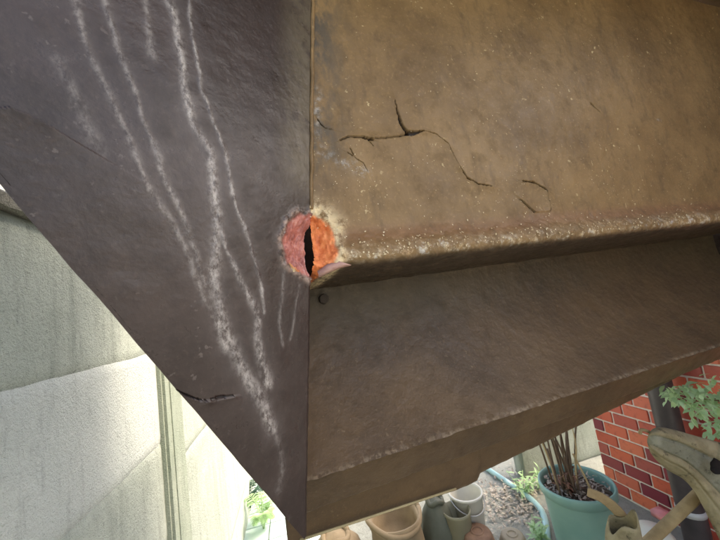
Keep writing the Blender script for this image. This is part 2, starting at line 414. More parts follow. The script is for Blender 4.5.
crust = np.exp(-((hr - 1.08) / (.15 + .22 * sstep(-.02, .04, Zp - HC[1]))) ** 2) * (.35 + 1.1 * fbm(U * 60, Zp * 60, 78, 4))
disp += -.017 * sstep(1.0, .3, hr) + .006 * crust * fbm(U * 150, Zp * 150, 79, 3) + rustm * .013 * (fbm(U * 130, Zp * 80, 80, 5) - .5)
Nn = Np + disp * tn[I, 0]; Zn = Zp + disp * tn[I, 1]
cs = U - corner(Zp)
keep = ~((cs < slit(Zp, 1) * .9 - .001) & (hr < .9))
keep = keep[:-1, :-1] & keep[1:, 1:]
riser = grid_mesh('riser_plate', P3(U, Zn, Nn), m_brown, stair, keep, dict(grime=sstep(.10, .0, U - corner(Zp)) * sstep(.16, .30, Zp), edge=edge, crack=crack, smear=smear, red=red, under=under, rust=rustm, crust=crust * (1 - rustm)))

# chips of paint standing off the riser and its lip
V = []; Fc = []
def chip(uu, zz, nn, r, nrm, tilt):
    k = random.randint(4, 6); a0 = random.random() * 6.3; base = O + uu * XD + zz * ZD + nn * ND
    tt = XD * math.cos(a0) + ZD * math.sin(a0); s = np.cross(nrm, tt); c = len(V)
    for j in range(k):
        a = 2 * math.pi * j / k; rr = r * random.uniform(.5, 1.2); dx, dy = rr * math.cos(a), rr * math.sin(a) * .7
        V.append(base + tt * dx + s * dy + nrm * (.0006 + tilt * (dx + r)))
    Fc.append(tuple(range(c, c + k)))
for _ in range(420):
    uu = .02 + 1.1 * random.random() ** 1.3; zz = .080 + abs(random.gauss(0, .022))
    if zz > .16 or hole_r(np.array(uu), np.array(zz)) < 1.05: continue
    j = int(np.argmin(np.abs(pr[:600, 1] - zz))); chip(uu, zz, pr[j, 0] + .001, random.uniform(.0008, .0026), nz(ND * max(tn[j, 0], .3) + ZD * tn[j, 1]), random.uniform(.0, .25))
for _ in range(380):
    uu = .03 + 1.1 * random.random() ** 1.4; zz = .14 + abs(random.gauss(0, .13))
    if zz < .75 and fbm(np.array(uu * 9), np.array(zz * 9), 91, 3) > .42: chip(uu, zz, .0012, random.uniform(.0005, .0016), ND, random.uniform(.02, .15))
for _ in range(150):                                                  # loose crust round the hole
    a = random.uniform(-1.9, 2.6); rr = random.gauss(1.12, .09); uu = HC[0] + .045 * rr * math.cos(a); zz = HC[1] + .057 * rr * math.sin(a)
    if uu > corner(zz) - .002: zz > .085 and chip(uu, zz, .002, random.uniform(.0008, .0028), ND, random.uniform(.1, .4))
fl = mesh('paint_chips', V, Fc, m_flake, stair, False); fl['kind'] = 'stuff'

# a curled sliver of pale paint hanging at the lower side of the hole
Vv = []; Ff = []
sl = [onA(x, y) for x, y in ((316, 276), (326, 270), (336, 267), (346, 268))]
for k, (uu, zz) in enumerate(sl):
    w = (.006, .0075, .006, .001)[k]; Vv += [pt0(uu, zz + w, .014 + .004 * k), pt0(uu, zz - w * .2, .020 + .004 * k), pt0(uu, zz - w, .016 + .004 * k)]
for k in range(3): Ff += [(3 * k, 3 * k + 1, 3 * k + 4, 3 * k + 3), (3 * k + 1, 3 * k + 2, 3 * k + 5, 3 * k + 4)]
o = mesh('paint_sliver', Vv, Ff, simple('pink_primer', (.38, .20, .17), (.52, .33, .28), 60, .8, .4), stair); sm = o.modifiers.new('t', 'SOLIDIFY'); sm.thickness = .0015

# stringer
A3 = lambda px, py: P3(*[np.array(v) for v in (*onA(px, py), 0.0)])
q0, q1 = A3(310, 285), A3(310, 0); qp = at(0, 361, .27)
SN = nz(np.cross(q1 - q0, qp - q0)); SN = -SN if SN @ (EYE - q0) < 0 else SN
hS = lambda px, py: hit(px, py, q0 + SN * .003, SN)
SV = nz(q1 - q0); SU = nz(np.cross(SV, SN)); SU = SU if SU @ XD > 0 else -SU      # SU to the right along the plate, SV up the corner
def onS(px, py): p = hS(px, py) - q0; return np.array((p @ SU, p @ SV))
b0, b1 = onS(0, 185), onS(306, 540)
ns, nt = 620, 700
bl = lambda v: b1[0] + (b0[0] - b1[0]) * (v - b1[1]) / (b0[1] - b1[1])      # lower (left) edge as u(v)
v = np.linspace(b1[1] - .0, .75, nt); tt = np.linspace(0, 1, ns)
lo_u = np.maximum(bl(v), -.75)
Vg = np.repeat(v[:, None], ns, 1); Ug = lo_u[:, None] * (1 - tt[None]) + 0.0 * tt[None]
wl_ = .003 * (fbm(v * 25, v * 0, 71, 3) - .5); Ug = Ug + (tt[None] < .02) * wl_[:, None]; Ug = Ug + sstep(.99, 1, tt)[None] * (.0022 * (fbm(v * 90, v * 0, 72, 4) - .6))[:, None]
pxS = lambda l: [onS(*p) for p in l]
run = np.zeros_like(Ug); haze = np.zeros_like(Ug); cr = np.zeros_like(Ug)
sd_ = .004 * (fbm(Ug * 55, Vg * 40, 21, 4) - .5) * 2
d2 = .0035 * (fbm(Ug * 3, Vg * 3, 2, 3) - .5) * 4 + .0009 * (fbm(Ug * 50, Vg * 50, 6, 4) - .5)
for pts, w0, w1, k in (
    ([(74, -10), (82, 30), (100, 75), (118, 112), (133, 149), (151, 191), (179, 233), (196, 275), (206, 300)], .004, .0035, .5),
    ([(106, 0), (118, 45), (137, 103), (156, 149), (169, 191), (188, 228), (200, 266), (207, 285)], .003, .0035, .6),
    ([(164, -10), (176, 22), (182, 60), (184, 88), (193, 126), (209, 149), (213, 186), (218, 219), (215, 265), (217, 298), (219, 325), (228, 348)], .0045, .007, 1.0),
    ([(190, -10), (193, 40), (200, 85), (211, 117), (225, 154), (232, 196), (248, 242), (262, 290), (264, 312)], .0022, .0026, .9),
    ([(222, 232), (226, 251), (239, 279), (250, 300), (258, 318), (257, 336), (262, 360), (268, 385)], .003, .006, .9),
    ([(217, 298), (226, 330), (239, 364), (252, 385), (264, 406), (273, 430)], .007, .0065, 1.0),
    ([(273, 430), (280, 446), (284, 470), (279, 490)], .004, .006, .3),
    ([(206, 300), (214, 320)], .004, .003, .5), ([(140, -10), (147, 20), (150, 55)], .004, .004, .4),
    ([(286, 260), (283, 290), (279, 320), (283, 345)], .0025, .0025, .35), ([(299, 285), (294, 315), (290, 340)], .002, .002, .3),
    
    ([(60, 60), (75, 95), (98, 150)], .006, .006, .25)):
    D, T, S = poly_dist(Ug + sd_, Vg, pxS(pts)); w = w0 + (w1 - w0) * T; w = w * (.55 + .9 * fbm(Ug * 30, Vg * 30, 23, 3))
    run = np.maximum(run, k * np.exp(-(D / w) ** 2)); haze = np.maximum(haze, k * np.exp(-(D / (w * 3.2)) ** 2) * .8)
d2 += run * .0012 * fbm(Ug * 260, Vg * 200, 24, 3)
for pts, w, lift in (([(172, 388), (186, 395), (200, 400), (210, 401)], .0007, .002), ([(209, 401), (221, 397), (235, 396)], .0013, .003)):
    D, T, S = poly_dist(Ug + sd_ * .3, Vg, pxS(pts)); w = w * (.25 + np.sin(np.pi * np.clip(T, .02, .98)) * .9) * (.5 + vnoise(Ug * 300, Vg * 300, 8)); g = sstep(1.3, .7, D / w); cr = np.maximum(cr, g)
    d2 += -.004 * g + lift * np.exp(-D / .006) * (S < 0) * (1 - g)
D, T, S = poly_dist(Ug, Vg, pxS([(-30, 112), (10, 108), (35, 118), (52, 128)])); d2 += .005 * np.exp(-D / .025) * (S < 0)   # lifted paint blister
cornr = sstep(.085, .02, -Ug) * sstep(.10, .22, Vg + .05 * (fbm(Ug * 20, Vg * 12, 28, 3) - .5))
P = q0 + Ug[..., None] * SU + Vg[..., None] * SV + SN * .003
rel = P - O; uA = rel @ XD; zA = rel[..., 2] - uA * RISE
hr = hole_r(uA, zA); rustS = sstep(1.02, .86, hr + .1 * (fbm(Ug * 120, Vg * 120, 177, 3) - .5))
crustS = np.exp(-((hr - 1.03) / .10) ** 2) * (.2 + .9 * fbm(Ug * 60, Vg * 60, 184, 3))
d2 += -.013 * sstep(1.0, .3, hr) + .005 * crustS * fbm(Ug * 150, Vg * 150, 179, 3) + rustS * .012 * (fbm(Ug * 130, Vg * 80, 180, 5) - .5)
d2 += -.004 * sstep(.006, 0, -Ug) * (hr > 1)                          # eased edge at the weld
P = P + d2[..., None] * SN
keep = ~((Ug > -slit(zA, 2)) & (hr < .9)); keep = keep[:-1, :-1] & keep[1:, 1:]
stringer = grid_mesh('stringer', P, m_plum, stair, keep, dict(run=run, haze=haze, crack=cr, corner=cornr, rust=rustS, crust=crustS * (1 - rustS)))
wp = []; wr = []
for k, z in enumerate(np.linspace(HC[1] + .062, .80, 150)):
    wp.append(pt0(corner(z) + .003 * (float(fbm(np.array(z * 40), np.array(0.), 301, 3)) - .5), z, .001)); wr.append(.0024 + .0022 * float(fbm(np.array(z * 60), np.array(3.), 302, 4)))
V, Fc = tube(wp, wr, 8); mesh('weld_bead', V, Fc, m_brown, stair)
# back of the stringer plate and its lower flange edge
poly = [q0 + SU * bl(v[0]) + SV * v[0], q0 + SV * v[0], q0 + SV * .75, q0 + SU * -.75 + SV * .75, q0 + SU * -.75 + SV * float(np.interp(.75, -bl(v), v))]
c_ = sum(poly) / len(poly); bk = [p + (c_ - p) * .06 - SN * .048 for p in poly]
prism('stringer_back', bk, -SN * .008, m_dark, stair)
rim = [(P[i, 0] - SN * .0005) for i in range(0, nt, 10)]
Vv = []; Ff = []
for i, p in enumerate(rim): Vv += [p, p + SU * .022 - SN * .048]
for i in range(len(rim) - 1): Ff.append((2 * i, 2 * i + 1, 2 * i + 3, 2 * i + 2))
mesh('stringer_edge', Vv, Ff, m_plum, stair)
# plate added behind the corner, closes the stringer gap against light leaks
e0, e1 = q0 + SV * (b1[1] + .16), q0 + SV * .75
prism('gap_blocker', [e0 - SN * .05 - XD * .02, e1 - SN * .05 - XD * .02, e1 - ND * .30 - XD * .02, e0 - ND * .30 - XD * .02], -XD * .008, m_dark, stair)
# near-black sheet added behind the hole, paints its darkness and stops light leaks
cb = O + HC[0] * XD + (HC[1] + .005) * ZD - ND * .046
bm = bmesh.new(); rot = Matrix(((XD[0], -XD[1], 0), (XD[1], XD[0], 0), (0, 0, 1)))
box_bm(bm, tuple(cb), (.05, .006, .114), .002, rot); from_bm('hole_blackout', bm, m_cavity, stair)

# step plate below the lip
nu2, nw2 = 700, 240
u2 = -.05 + 1.655 * np.linspace(0, 1, nu2) ** 1.2; t2 = np.linspace(0, 1, nw2)
zb = hit(310, 481, O - ND * .052, ND)[2] - O[2]
prB = np.column_stack([-.205 + .153 * np.clip((t2 - .12) / .88, 0, 1) ** 1.9, (.057 + (zb - .057) * t2)])
U2, I2 = np.meshgrid(u2, np.arange(nw2)); Z2 = prB[I2, 1].copy(); N2 = prB[I2, 0].copy()
rag = .0022 * (fbm(U2 * 30, U2 * 0, 41, 4) - .5) * 2 + .0026 * (fbm(U2 * 130, U2 * 0, 40, 3) - .5); Z2 += rag * sstep(.965, 1, t2)[I2]
N2 += .004 * (fbm(U2 * 5, Z2 * 5, 42, 3) - .5) + .0015 * (fbm(U2 * 55, Z2 * 55, 43, 4) - .5) + sstep(.95, 1, t2)[I2] * .0018 * (fbm(U2 * 70, Z2 * 70, 44, 3) - .5)
edgeB = np.maximum(sstep(.975, .995, t2)[I2] * (.2 + fbm(U2 * 14, U2 * 0, 45, 3)), .55 * np.exp(-((t2[I2] - .02 - .02 * fbm(U2 * 12, U2 * 0, 47, 3)) / .018) ** 2) * (fbm(U2 * 9, U2 * 0 + 2, 46, 3) > .5))
lip_shadeB = sstep(.55, .05, t2)[I2] * (.5 + .5 * fbm(U2 * 5, Z2 * 8, 48, 3))  # painted shade below the lip, fading downwards
grid_mesh('step_plate', P3(U2, Z2, N2), m_umber, stair, None, dict(edge=edgeB, lip_shade=lip_shadeB))
pt = lambda uu, zz, nn: O + uu * XD + zz * ZD + nn * ND
# lip thickness under the step plate, then the two plates behind it
Vv = []; Ff = []
for i in range(0, nu2, 5): Vv += [pt(U2[-1, i], Z2[-1, i], N2[-1, i]), pt(U2[-1, i], Z2[-1, i] + .002, N2[-1, i] - .012)]
for i in range(len(Vv) // 2 - 1): Ff.append((2 * i, 2 * i + 1, 2 * i + 3, 2 * i + 2))
mesh('plate_edge', Vv, Ff, m_umber, stair)
def plate(name, n_off, top_z, pxs, mat, seed, th=.006):
    """flat plate parallel to the treads, lower edge through measured points"""
    pts = [(lambda p: ((p - O) @ XD, p[2] - O[2] - RISE * ((p - O) @ XD)))(hit(x, y, O + ND * n_off, ND)) for x, y in pxs]
    uu = np.linspace(pts[0][0], pts[-1][0], 420); zl = np.interp(uu, [p[0] for p in pts], [p[1] for p in pts])
    zl = zl + .0018 * (fbm(uu * 30, uu * 0, seed, 4) - .5) * 2 + .002 * (fbm(uu * 110, uu * 0, seed + 7, 3) - .5)
    tq = np.linspace(0, 1, 60); Uq, Tq = np.meshgrid(uu, tq); Zq = top_z + (zl[None] - top_z) * Tq
    Nq = n_off + .004 * (fbm(Uq * 8, Zq * 8, seed + 1, 4) - .5) + .072 * (1 - Tq)
    o = grid_mesh(name, P3(Uq, Zq, Nq), mat, stair, None, dict(edge=sstep(.97, 1, Tq) * .6, lip_shade=np.zeros_like(Uq)))
    sm = o.modifiers.new('thickness', 'SOLIDIFY'); sm.thickness = th; sm.offset = 0
    return o
plate('flange_plate', -.16, -.262, [(296, 514), (475, 450), (560, 419), (650, 386), (720, 358), (800, 326)], m_umber, 51)
plate('lower_riser', -.25, -.27, [(290, 543), (455, 489), (478, 479), (480, 472), (592, 418), (650, 390), (720, 354), (820, 310), (850, 298)], m_umber, 55)
s0, s1 = hit(300, 540, O - ND * .233, ND), hit(456, 488.5, O - ND * .233, ND)
V, Fc = tube([s0 + (s1 - s0) * k / 6 for k in range(7)], .0027, 6); mesh('edge_strip', V, Fc, m_strip, stair)
# treads: the one over the riser (overhead, towards the viewer, unseen, deepened to shade the riser's top) and the one behind the lip
def slab(name, u0, u1, n0, n1, z, th, mat=m_brown):
    P4 = [pt(u0, z, n0), pt(u1, z, n0), pt(u1, z, n1), pt(u0, z, n1)]
    return prism(name, P4, ZD * th, mat, stair)
slab('tread', -.03, 1.595, -.02, .44, .825, .006, m_umber)
slab('tread', -.03, 1.595, -.45, -.207, .063, .006, m_umber)
slab('tread', -.03, 1.595, -.50, -.258, -.195, .006, m_umber)
for k in range(2):                                                    # the flight goes on upwards behind the viewer
    slab('tread', -.03, 1.595, .44 + .3 * k, .75 + .3 * k, 1.06 + .235 * k, .006, m_umber)
    prism('upper_riser', [pt(-.03, .832 + .235 * k, .440 + .3 * k), pt(1.595, .832 + .235 * k, .440 + .3 * k), pt(1.595, 1.058 + .235 * k, .440 + .3 * k), pt(-.03, 1.058 + .235 * k, .440 + .3 * k)], ND * .006, m_umber, stair)
prism('far_stringer', [pt(1.605, .85, .3), pt(1.605, .05, .3), pt(1.605, -.36, -.13), pt(1.605, -.36, -.42), pt(1.605, .1, -.42), pt(1.605, .85, -.02)], XD * .009, m_plum, stair)
# bolt at the corner under the lip
bp = hit(324, 299, O - ND * .198, ND)
bm = bmesh.new(); bmesh.ops.create_cone(bm, cap_ends=True, segments=6, radius1=.013, radius2=.012, depth=.012)
bmesh.ops.bevel(bm, geom=list(bm.edges), offset=.0015, segments=2, affect='EDGES')
bmesh.ops.rotate(bm, cent=(0, 0, 0), matrix=Vector(ND).to_track_quat('Z', 'Y').to_matrix(), verts=bm.verts); bmesh.ops.translate(bm, vec=tuple(bp), verts=bm.verts)
from_bm('bolt', bm, m_dark, stair, False)

# ------------------------------------------------------------------ concrete panel fence on the left
FX = -.45
fence = empty('concrete_fence', (FX, .6, 0))
tag(fence, 'pale precast concrete panel fence with posts behind the lower edge of the stringer', 'fence')
zs = []
for x, y in ((0, 226), (0, 382), (0, 579)): zs.append(hit(x, y, (FX, 0, 0), np.array((1.0, 0, 0)))[2])
PH = (zs[0] - zs[2]) / 2; z_top = zs[0]
def panel(name, y0, y1, z0, z1, mat, x=FX, th=.04, seed=0, label=None):
    ny, nzz = 140, 60; a, b = np.meshgrid(np.linspace(y0, y1, ny), np.linspace(z0, z1, nzz)); ea = np.minimum(np.minimum(a - y0, y1 - a), np.minimum(b - z0, z1 - b))
    X = x + .0016 * (fbm(a * 20, b * 20, seed, 4) - .5) - .014 * sstep(.007, 0, ea)
    o = grid_mesh(name, np.stack([X, a, b], -1), mat, fence); sm = o.modifiers.new('thickness', 'SOLIDIFY'); sm.thickness = th; sm.offset = -1 if False else 1
    if label: o['label'] = label
    return o
yb = hit(146, 440, (FX, 0, 0), np.array((1.0, 0, 0)))[1]; ye = hit(170, 470, (FX, 0, 0), np.array((1.0, 0, 0)))[1]
spans = [(yb - 1.75, yb), (ye, 3.2)]
for s, (y0, y1) in enumerate(spans):
    z = z_top; k = 0
    while z > .02:
        z0 = max(z - PH * (1 if s == 0 else 2.4), .0)
        panel('fence_panel', y0, y1, z0 + .006, z - .006, m_panel_pale if (k == 1 and s == 0) else m_panel, seed=10 * s + k, label='whitewashed panel' if (k == 1 and s == 0) else None)
        z = z0; k += 1
bm = bmesh.new(); box_bm(bm, (FX - .05, 1.0, z_top / 2 - .01), (.03, 5, z_top)); from_bm('joint_backing', bm, m_post, fence, False)
for yc in (yb - 1.75 - .06, (yb + ye) / 2, 3.27):
    bm = bmesh.new(); w = ye - yb - .01
    box_bm(bm, (FX + .005, yc, z_top / 2), (.10, w, z_top + .02), .008)
    box_bm(bm, (FX + .052, yc - w * .02, z_top / 2), (.012, w * .5, z_top + .015), .006)
    from_bm('fence_post', bm, m_post, fence, False)
ny = 160; yy = np.linspace(-1.2, 3.4, ny); ringp = [(.055, .0), (.058, .014), (.03, .036), (-.06, .036), (-.08, .0)]
Pc = np.zeros((len(ringp) + 1, ny, 3))
for k, (dx, dz) in enumerate(ringp + ringp[:1]):
    Pc[k, :, 0] = FX + dx + .006 * (fbm(yy * 9, yy * 0 + k, 33, 3) - .5); Pc[k, :, 1] = yy; Pc[k, :, 2] = z_top + .012 + dz + .010 * (fbm(yy * 14, yy * 0 + k, 35, 4) - .5)
grid_mesh('coping', Pc, m_coping, fence)
# neighbour's stucco wall beyond the fence
bm = bmesh.new(); box_bm(bm, (-1.75, 2.5, 1.2), (.2, 9, 2.4), .01)
o = from_bm('neighbour_wall', bm, m_stucco, None, False); tag(o, 'light stucco wall showing above the concrete fence at far left', 'wall')

# ------------------------------------------------------------------ brick house and far wall on the right
BX = 1.66; BY1 = hit(600, 450, (BX, 0, 0), np.array((1.0, 0, 0)))[1]
house = empty('brick_wall', (BX, .8, 0)); tag(house, 'wall of glossy red bricks with pale mortar behind the drainpipe', 'wall')
bm = bmesh.new(); box_bm(bm, (BX + .1, BY1 - .95, 1.06), (.2, 1.9, 2.12)); from_bm('mortar_wall', bm, m_mortar, house, False)
bw, bh, jt = .122, .0565, .0095
bm = bmesh.new(); box_bm(bm, (0, 0, 0), (.012, bw, bh), .002); bmesh.ops.recalc_face_normals(bm, faces=bm.faces)
bme = bpy.data.meshes.new('brick'); bm.to_mesh(bme); bm.free(); bme.materials.append(m_brick)
rest = bmesh.new(); cnt = 0
hv = bpy.data.meshes.new('brick_half'); bm = bmesh.new(); box_bm(bm, (0, 0, 0), (.012, bw / 2 - jt / 2, bh), .0015); bmesh.ops.recalc_face_normals(bm, faces=bm.faces); bm.to_mesh(hv); bm.free(); hv.materials.append(m_brick)
for r in range(50):
    z = .012 + bh / 2 + r * (bh + jt); y = BY1 - .003
    if z > 2.08: break
    half = r % 2
    if half: 
        y -= bw / 2 - jt / 2
        if z < 1.02:
            o = link('brick', hv); child(o, house); o.location = (BX - .0005, y + (bw / 2 - jt / 2) / 2, z)
        y -= jt
    while y > BY1 - 1.78:
        yc = y - bw / 2
        if z < 1.02 and y > .42:
            o = link('brick', bme); child(o, house); o.location = (BX - .0005 + random.uniform(-.0008, .0008), yc, z); o.rotation_euler = (random.uniform(-.008, .008), 0, random.uniform(-.01, .01)); cnt += 1
        else: box_bm(rest, (BX - .0005, yc, z), (.012, bw, bh))
        y -= bw + jt
o = from_bm('upper_bricks', rest, m_brick, house, False); o['kind'] = 'stuff'
fw = empty('concrete_wall', (1.6, 1.92, 0)); tag(fw, 'weathered pale concrete wall behind the teal planter', 'wall')
ny = 50
for k in range(3):
    a, b = np.meshgrid(np.linspace(1.33, 3.6, 120), np.linspace(k * .42 + .004, k * .42 + .412, 20))
    ea = np.minimum(b - k * .42 - .004, k * .42 + .412 - b)
    o = grid_mesh('wall_panel', np.stack([a, 1.92 + .006 * (fbm(a * 9, b * 9, 90 + k, 4) - .5) + .01 * sstep(.015, 0, ea), b], -1), m_farwall, fw)
    sm = o.modifiers.new('thickness', 'SOLIDIFY'); sm.thickness = .08; sm.offset = 0
# drainpipe
pb, pt_ = at(690, 538, 1.36), at(664, 385, 1.36)
px_, py_ = (at(678, 460, 1.36))[:2]
dp = empty('drainpipe', (px_, py_, 0)); tag(dp, 'dark grey round drainpipe standing against the red brick wall', 'pipe')
V, Fc = tube([(px_, py_, 0), (px_, py_, 1.2), (px_, py_, 2.3)], .047, 28, cap=False); mesh('pipe', V, Fc, m_pipe, dp)
zc = at(680, 507, 1.36)[2]
V, Fc = tube([(px_, py_, zc - .012), (px_, py_, zc + .012)], .0495, 28); mesh('strap', V, Fc, m_metal, dp)
bm = bmesh.new(); box_bm(bm, (px_ + .10, py_, zc), (.1, .02, .012), .002); from_bm('bracket', bm, m_metal, dp, False)

# ------------------------------------------------------------------ planter
pc = at(575, 481, 1.42); ZR = pc[2]; PR = .150
pot = empty('planter', (pc[0], pc[1], 0)); tag(pot, 'round teal plastic planter full of dry litter before the brick wall', 'planter')
prof = [(.0, .004), (PR * .80, .004), (PR * .82, .02), (PR * .93, ZR - .05), (PR * .94, ZR - .045), (PR * 1.0, ZR - .04), (PR * 1.02, ZR - .01), (PR * 1.0, ZR), (PR * .96, ZR), (PR * .93, ZR - .01), (PR * .90, ZR - .09)]
V, Fc = lathe(prof, 64, (pc[0], pc[1], 0)); mesh('tub', V, Fc, m_pot, pot)
rr, aa = np.meshgrid(np.linspace(0, PR * .91, 30), np.linspace(0, 2 * math.pi, 70))
zz = ZR - .05 + .02 * (fbm(rr * np.cos(aa) * 30, rr * np.sin(aa) * 30, 15, 4) - .5)
grid_mesh('soil', np.stack([pc[0] + rr * np.cos(aa), pc[1] + rr * np.sin(aa), zz], -1), m_soil, pot)
parts = []
for _ in range(330):
    a = random.random() * 6.28; r = PR * .86 * math.sqrt(random.random()); b = (pc[0] + r * math.cos(a), pc[1] + r * math.sin(a), ZR - .035 + random.random() * .02)
    parts.append(leaf(b, (random.uniform(-1, 1), random.uniform(-1, 1), random.uniform(-.2, .5)), (0, 0, 1), random.uniform(.010, .030), random.uniform(.004, .011), random.uniform(-.4, .6)))
V, Fc = merge(parts); o = mesh('leaf_litter', V, Fc, m_dead, pot); o['kind'] = 'stuff'
dr = empty('dry_shrub', (pc[0], pc[1], ZR - .05)); tag(dr, 'bunch of bare dry stems growing in the teal planter', 'plant')
for k in range(16):
    a = random.random() * 6.28; r = random.uniform(.01, .07); h = random.uniform(.3, .55); sx, sy = random.uniform(-.09, .09), random.uniform(-.05, .05)
    b = np.array((pc[0] - .02 + r * math.cos(a), pc[1] + r * math.sin(a), ZR - .055))
    V, Fc = tube(smooth_path([b, b + (sx * .3, sy * .3, h * .4), b + (sx * .8, sy, h * .75), b + (sx * 1.5, sy, h)], 3), [.0055 - .0035 * i / 9 for i in range(10)], 6)
    mesh('stem', V, Fc, m_straw if k in (2, 9) else m_stem, dr)
for (ox, oy, tx, ty, h, mt) in ((-.115, -.03, -.02, 0, .24, m_stem), (.02, -.07, -.045, .02, .20, m_straw), (.035, .06, -.02, 0, .5, m_stem), (-.07, .05, -.05, .02, .36, m_stem)):
    b = np.array((pc[0] + ox, pc[1] + oy, ZR - .055)); V, Fc = tube([b, b + (tx * .5 + .004, ty * .5, h * .5), b + (tx, ty, h)], .0042, 6); mesh('stem', V, Fc, mt, dr)
parts = []
for _ in range(60):
    b = pc + (random.uniform(-.09, .02), random.uniform(-.05, .05), random.uniform(-.03, .05)); parts.append(leaf(b, (random.uniform(-1, 1), random.uniform(-1, 1), .7), (0, 0, 1), random.uniform(.02, .04), .009))
V, Fc = merge(parts); mesh('basal_leaves', V, Fc, leafmat('rusty_leaf', (.16, .07, .05), (.32, .17, .11), .2), dr)

# ------------------------------------------------------------------ beige canvas bundle and sticks at the lower right
BD = .92
bun = empty('canvas_bundle', tuple(at(700, 480, BD))); tag(bun, 'rolled beige canvas bundle with hooked tip leaning before the drainpipe', 'bundle')
g = lambda x, y, d=BD: at(x, y, d)
vdir = nz(ray(690, 470))
def roll(name, pts, rad, mat, sq=.8, seg=18, seed=0):
    pp = smooth_path(pts, 6); rr = np.interp(np.linspace(0, 1, len(pp)), np.linspace(0, 1, len(rad)), rad)
    rr = rr * (1 + .10 * (fbm(np.linspace(0, 9, len(pp)), np.zeros(len(pp)), seed, 3) - .5) * 2)
    V, Fc = tube(pp, rr, seg, (vdir, sq)); V = [np.asarray(p) + .004 * (fbm(np.array(p[0] * 60), np.array(p[2] * 60 + p[1] * 40), seed + 3, 3) - .5) * 2 * vdir for p in V]
    return mesh(name, V, Fc, mat, bun)
px2m = BD / F
def curve(pts, n):
    p = np.array(smooth_path([np.array((x, y, 0.0)) for x, y in pts], 10))[:, :2]; L_ = np.r_[0, np.cumsum(np.linalg.norm(np.diff(p, axis=0), axis=1))]
    q = np.linspace(0, L_[-1], n); return np.column_stack([np.interp(q, L_, p[:, 0]), np.interp(q, L_, p[:, 1])])
nb, mb = 90, 80
ct = curve([(647, 441), (650, 431), (658, 427), (672, 429), (690, 434), (708, 439), (724, 443), (760, 452)], nb)
cl = curve([(647, 442), (650, 452), (658, 462), (669, 471), (683, 479), (694, 491), (702, 505), (712, 525), (730, 560)], nb)
tq = np.linspace(0, 1, mb); sq = np.linspace(0, 1, nb)
XY = ct[:, None] * (1 - tq[None, :, None]) + cl[:, None] * tq[None, :, None]
S_, T_ = np.meshgrid(sq, tq, indexing='ij')
hgt = .050 * np.sqrt(np.clip(1 - (2 * T_ - 1) ** 2, 0, 1)) * np.clip(S_ * 6, 0, 1) ** .5
for cpos, wdt, dep in ((.30 - .06 * S_, .030, .010), (.60, .022, .008), (.80 - .05 * S_, .025, .007)): hgt = hgt - dep * np.exp(-((T_ - cpos) / wdt) ** 2) * np.clip(S_ * 5 - .3, 0, 1)
hgt += .010 * np.exp(-((T_ - .16) / .12) ** 2) + .009 * np.exp(-((T_ - .72) / .10) ** 2) - .006 * np.exp(-((S_ - .66) / .012) ** 2) * (T_ < .32) + .006 * (fbm(S_ * 14, T_ * 8, 66, 4) - .5)
PB = np.zeros((nb, mb, 3))
for i in range(nb):
    for j in range(mb): PB[i, j] = at(XY[i, j, 0], XY[i, j, 1], BD) - vdir * (hgt[i, j] - .01)
def patch(name, j0, j1, mat): grid_mesh(name, PB[:, j0:j1 + 1], mat, bun)
patch('upper_roll', 0, 20, m_canvas); patch('grey_panel', 20, 47, m_canvas_g); patch('lower_fold', 47, mb - 1, m_canvas)
PK = PB.copy(); PK[:, 1:-1] += vdir * .055; grid_mesh('back_side', PK[:, ::-1], m_canvas_g, bun)
V, Fc = tube(smooth_path([g(655, 436), g(647, 431), g(641, 430), g(640, 434)], 4), .0045, 8); mesh('hook', V, Fc, m_wood, bun)
roll('dark_opening', [g(713, 472, .862), g(717, 469, .862), g(722, 463, .862)], [2 * px2m, 5 * px2m, 6 * px2m], m_cavity, .3, seed=17)  # solid near-black lump, paints the shade inside the opening
stick = empty('wooden_handle', tuple(at(675, 515, .9))); tag(stick, 'bare wooden handle slanting out from under the beige canvas bundle', 'handle')
V, Fc = tube(smooth_path([g(628, 562, .97), g(652, 539, .97), g(675, 517, .97), g(697, 496, .97), g(712, 482, .97)], 4), [5.2 * px2m] * 17, 14); mesh('shaft', V, Fc, m_wood, stick)
arm = empty('curved_board', tuple(at(605, 505, .98))); tag(arm, 'short curved tan wooden slat lying across the rim of the teal planter', 'board')
pp = smooth_path([g(587, 492, .98), g(600, 497, .97), g(612, 506, .96), g(622, 518, .95), g(626, 535, .95)], 5); Vv = []; Ff = []
for i, p in enumerate(pp):
    t = nz(pp[min(i + 1, len(pp) - 1)] - pp[max(i - 1, 0)]); s = nz(np.cross(t, vdir)); w = (4.2 + 1.6 * i / len(pp)) * px2m
    for a, b in ((-1, 0), (1, 0), (1, 1), (-1, 1)): Vv.append(p + s * w * a + vdir * .014 * b)
for i in range(len(pp) - 1):
    for k in range(4): Ff.append((4 * i + k, 4 * i + (k + 1) % 4, 4 * i + 4 + (k + 1) % 4, 4 * i + 4 + k))
Ff += [(3, 2, 1, 0), tuple(4 * (len(pp) - 1) + k for k in range(4))]
o = mesh('slat', Vv, Ff, m_wood, arm, False); bv = o.modifiers.new('b', 'BEVEL'); bv.width = .003; bv.segments = 2
cup = empty('canvas_pouch', tuple(at(624, 530, .92))); tag(cup, 'pale beige upright pouch with torn rim beside the teal planter', 'pouch')
c0 = g(624, 548, .93); Vv = []; Ff = []; n1 = 26; n2 = 12; right = nz(np.cross(vdir, ZD))
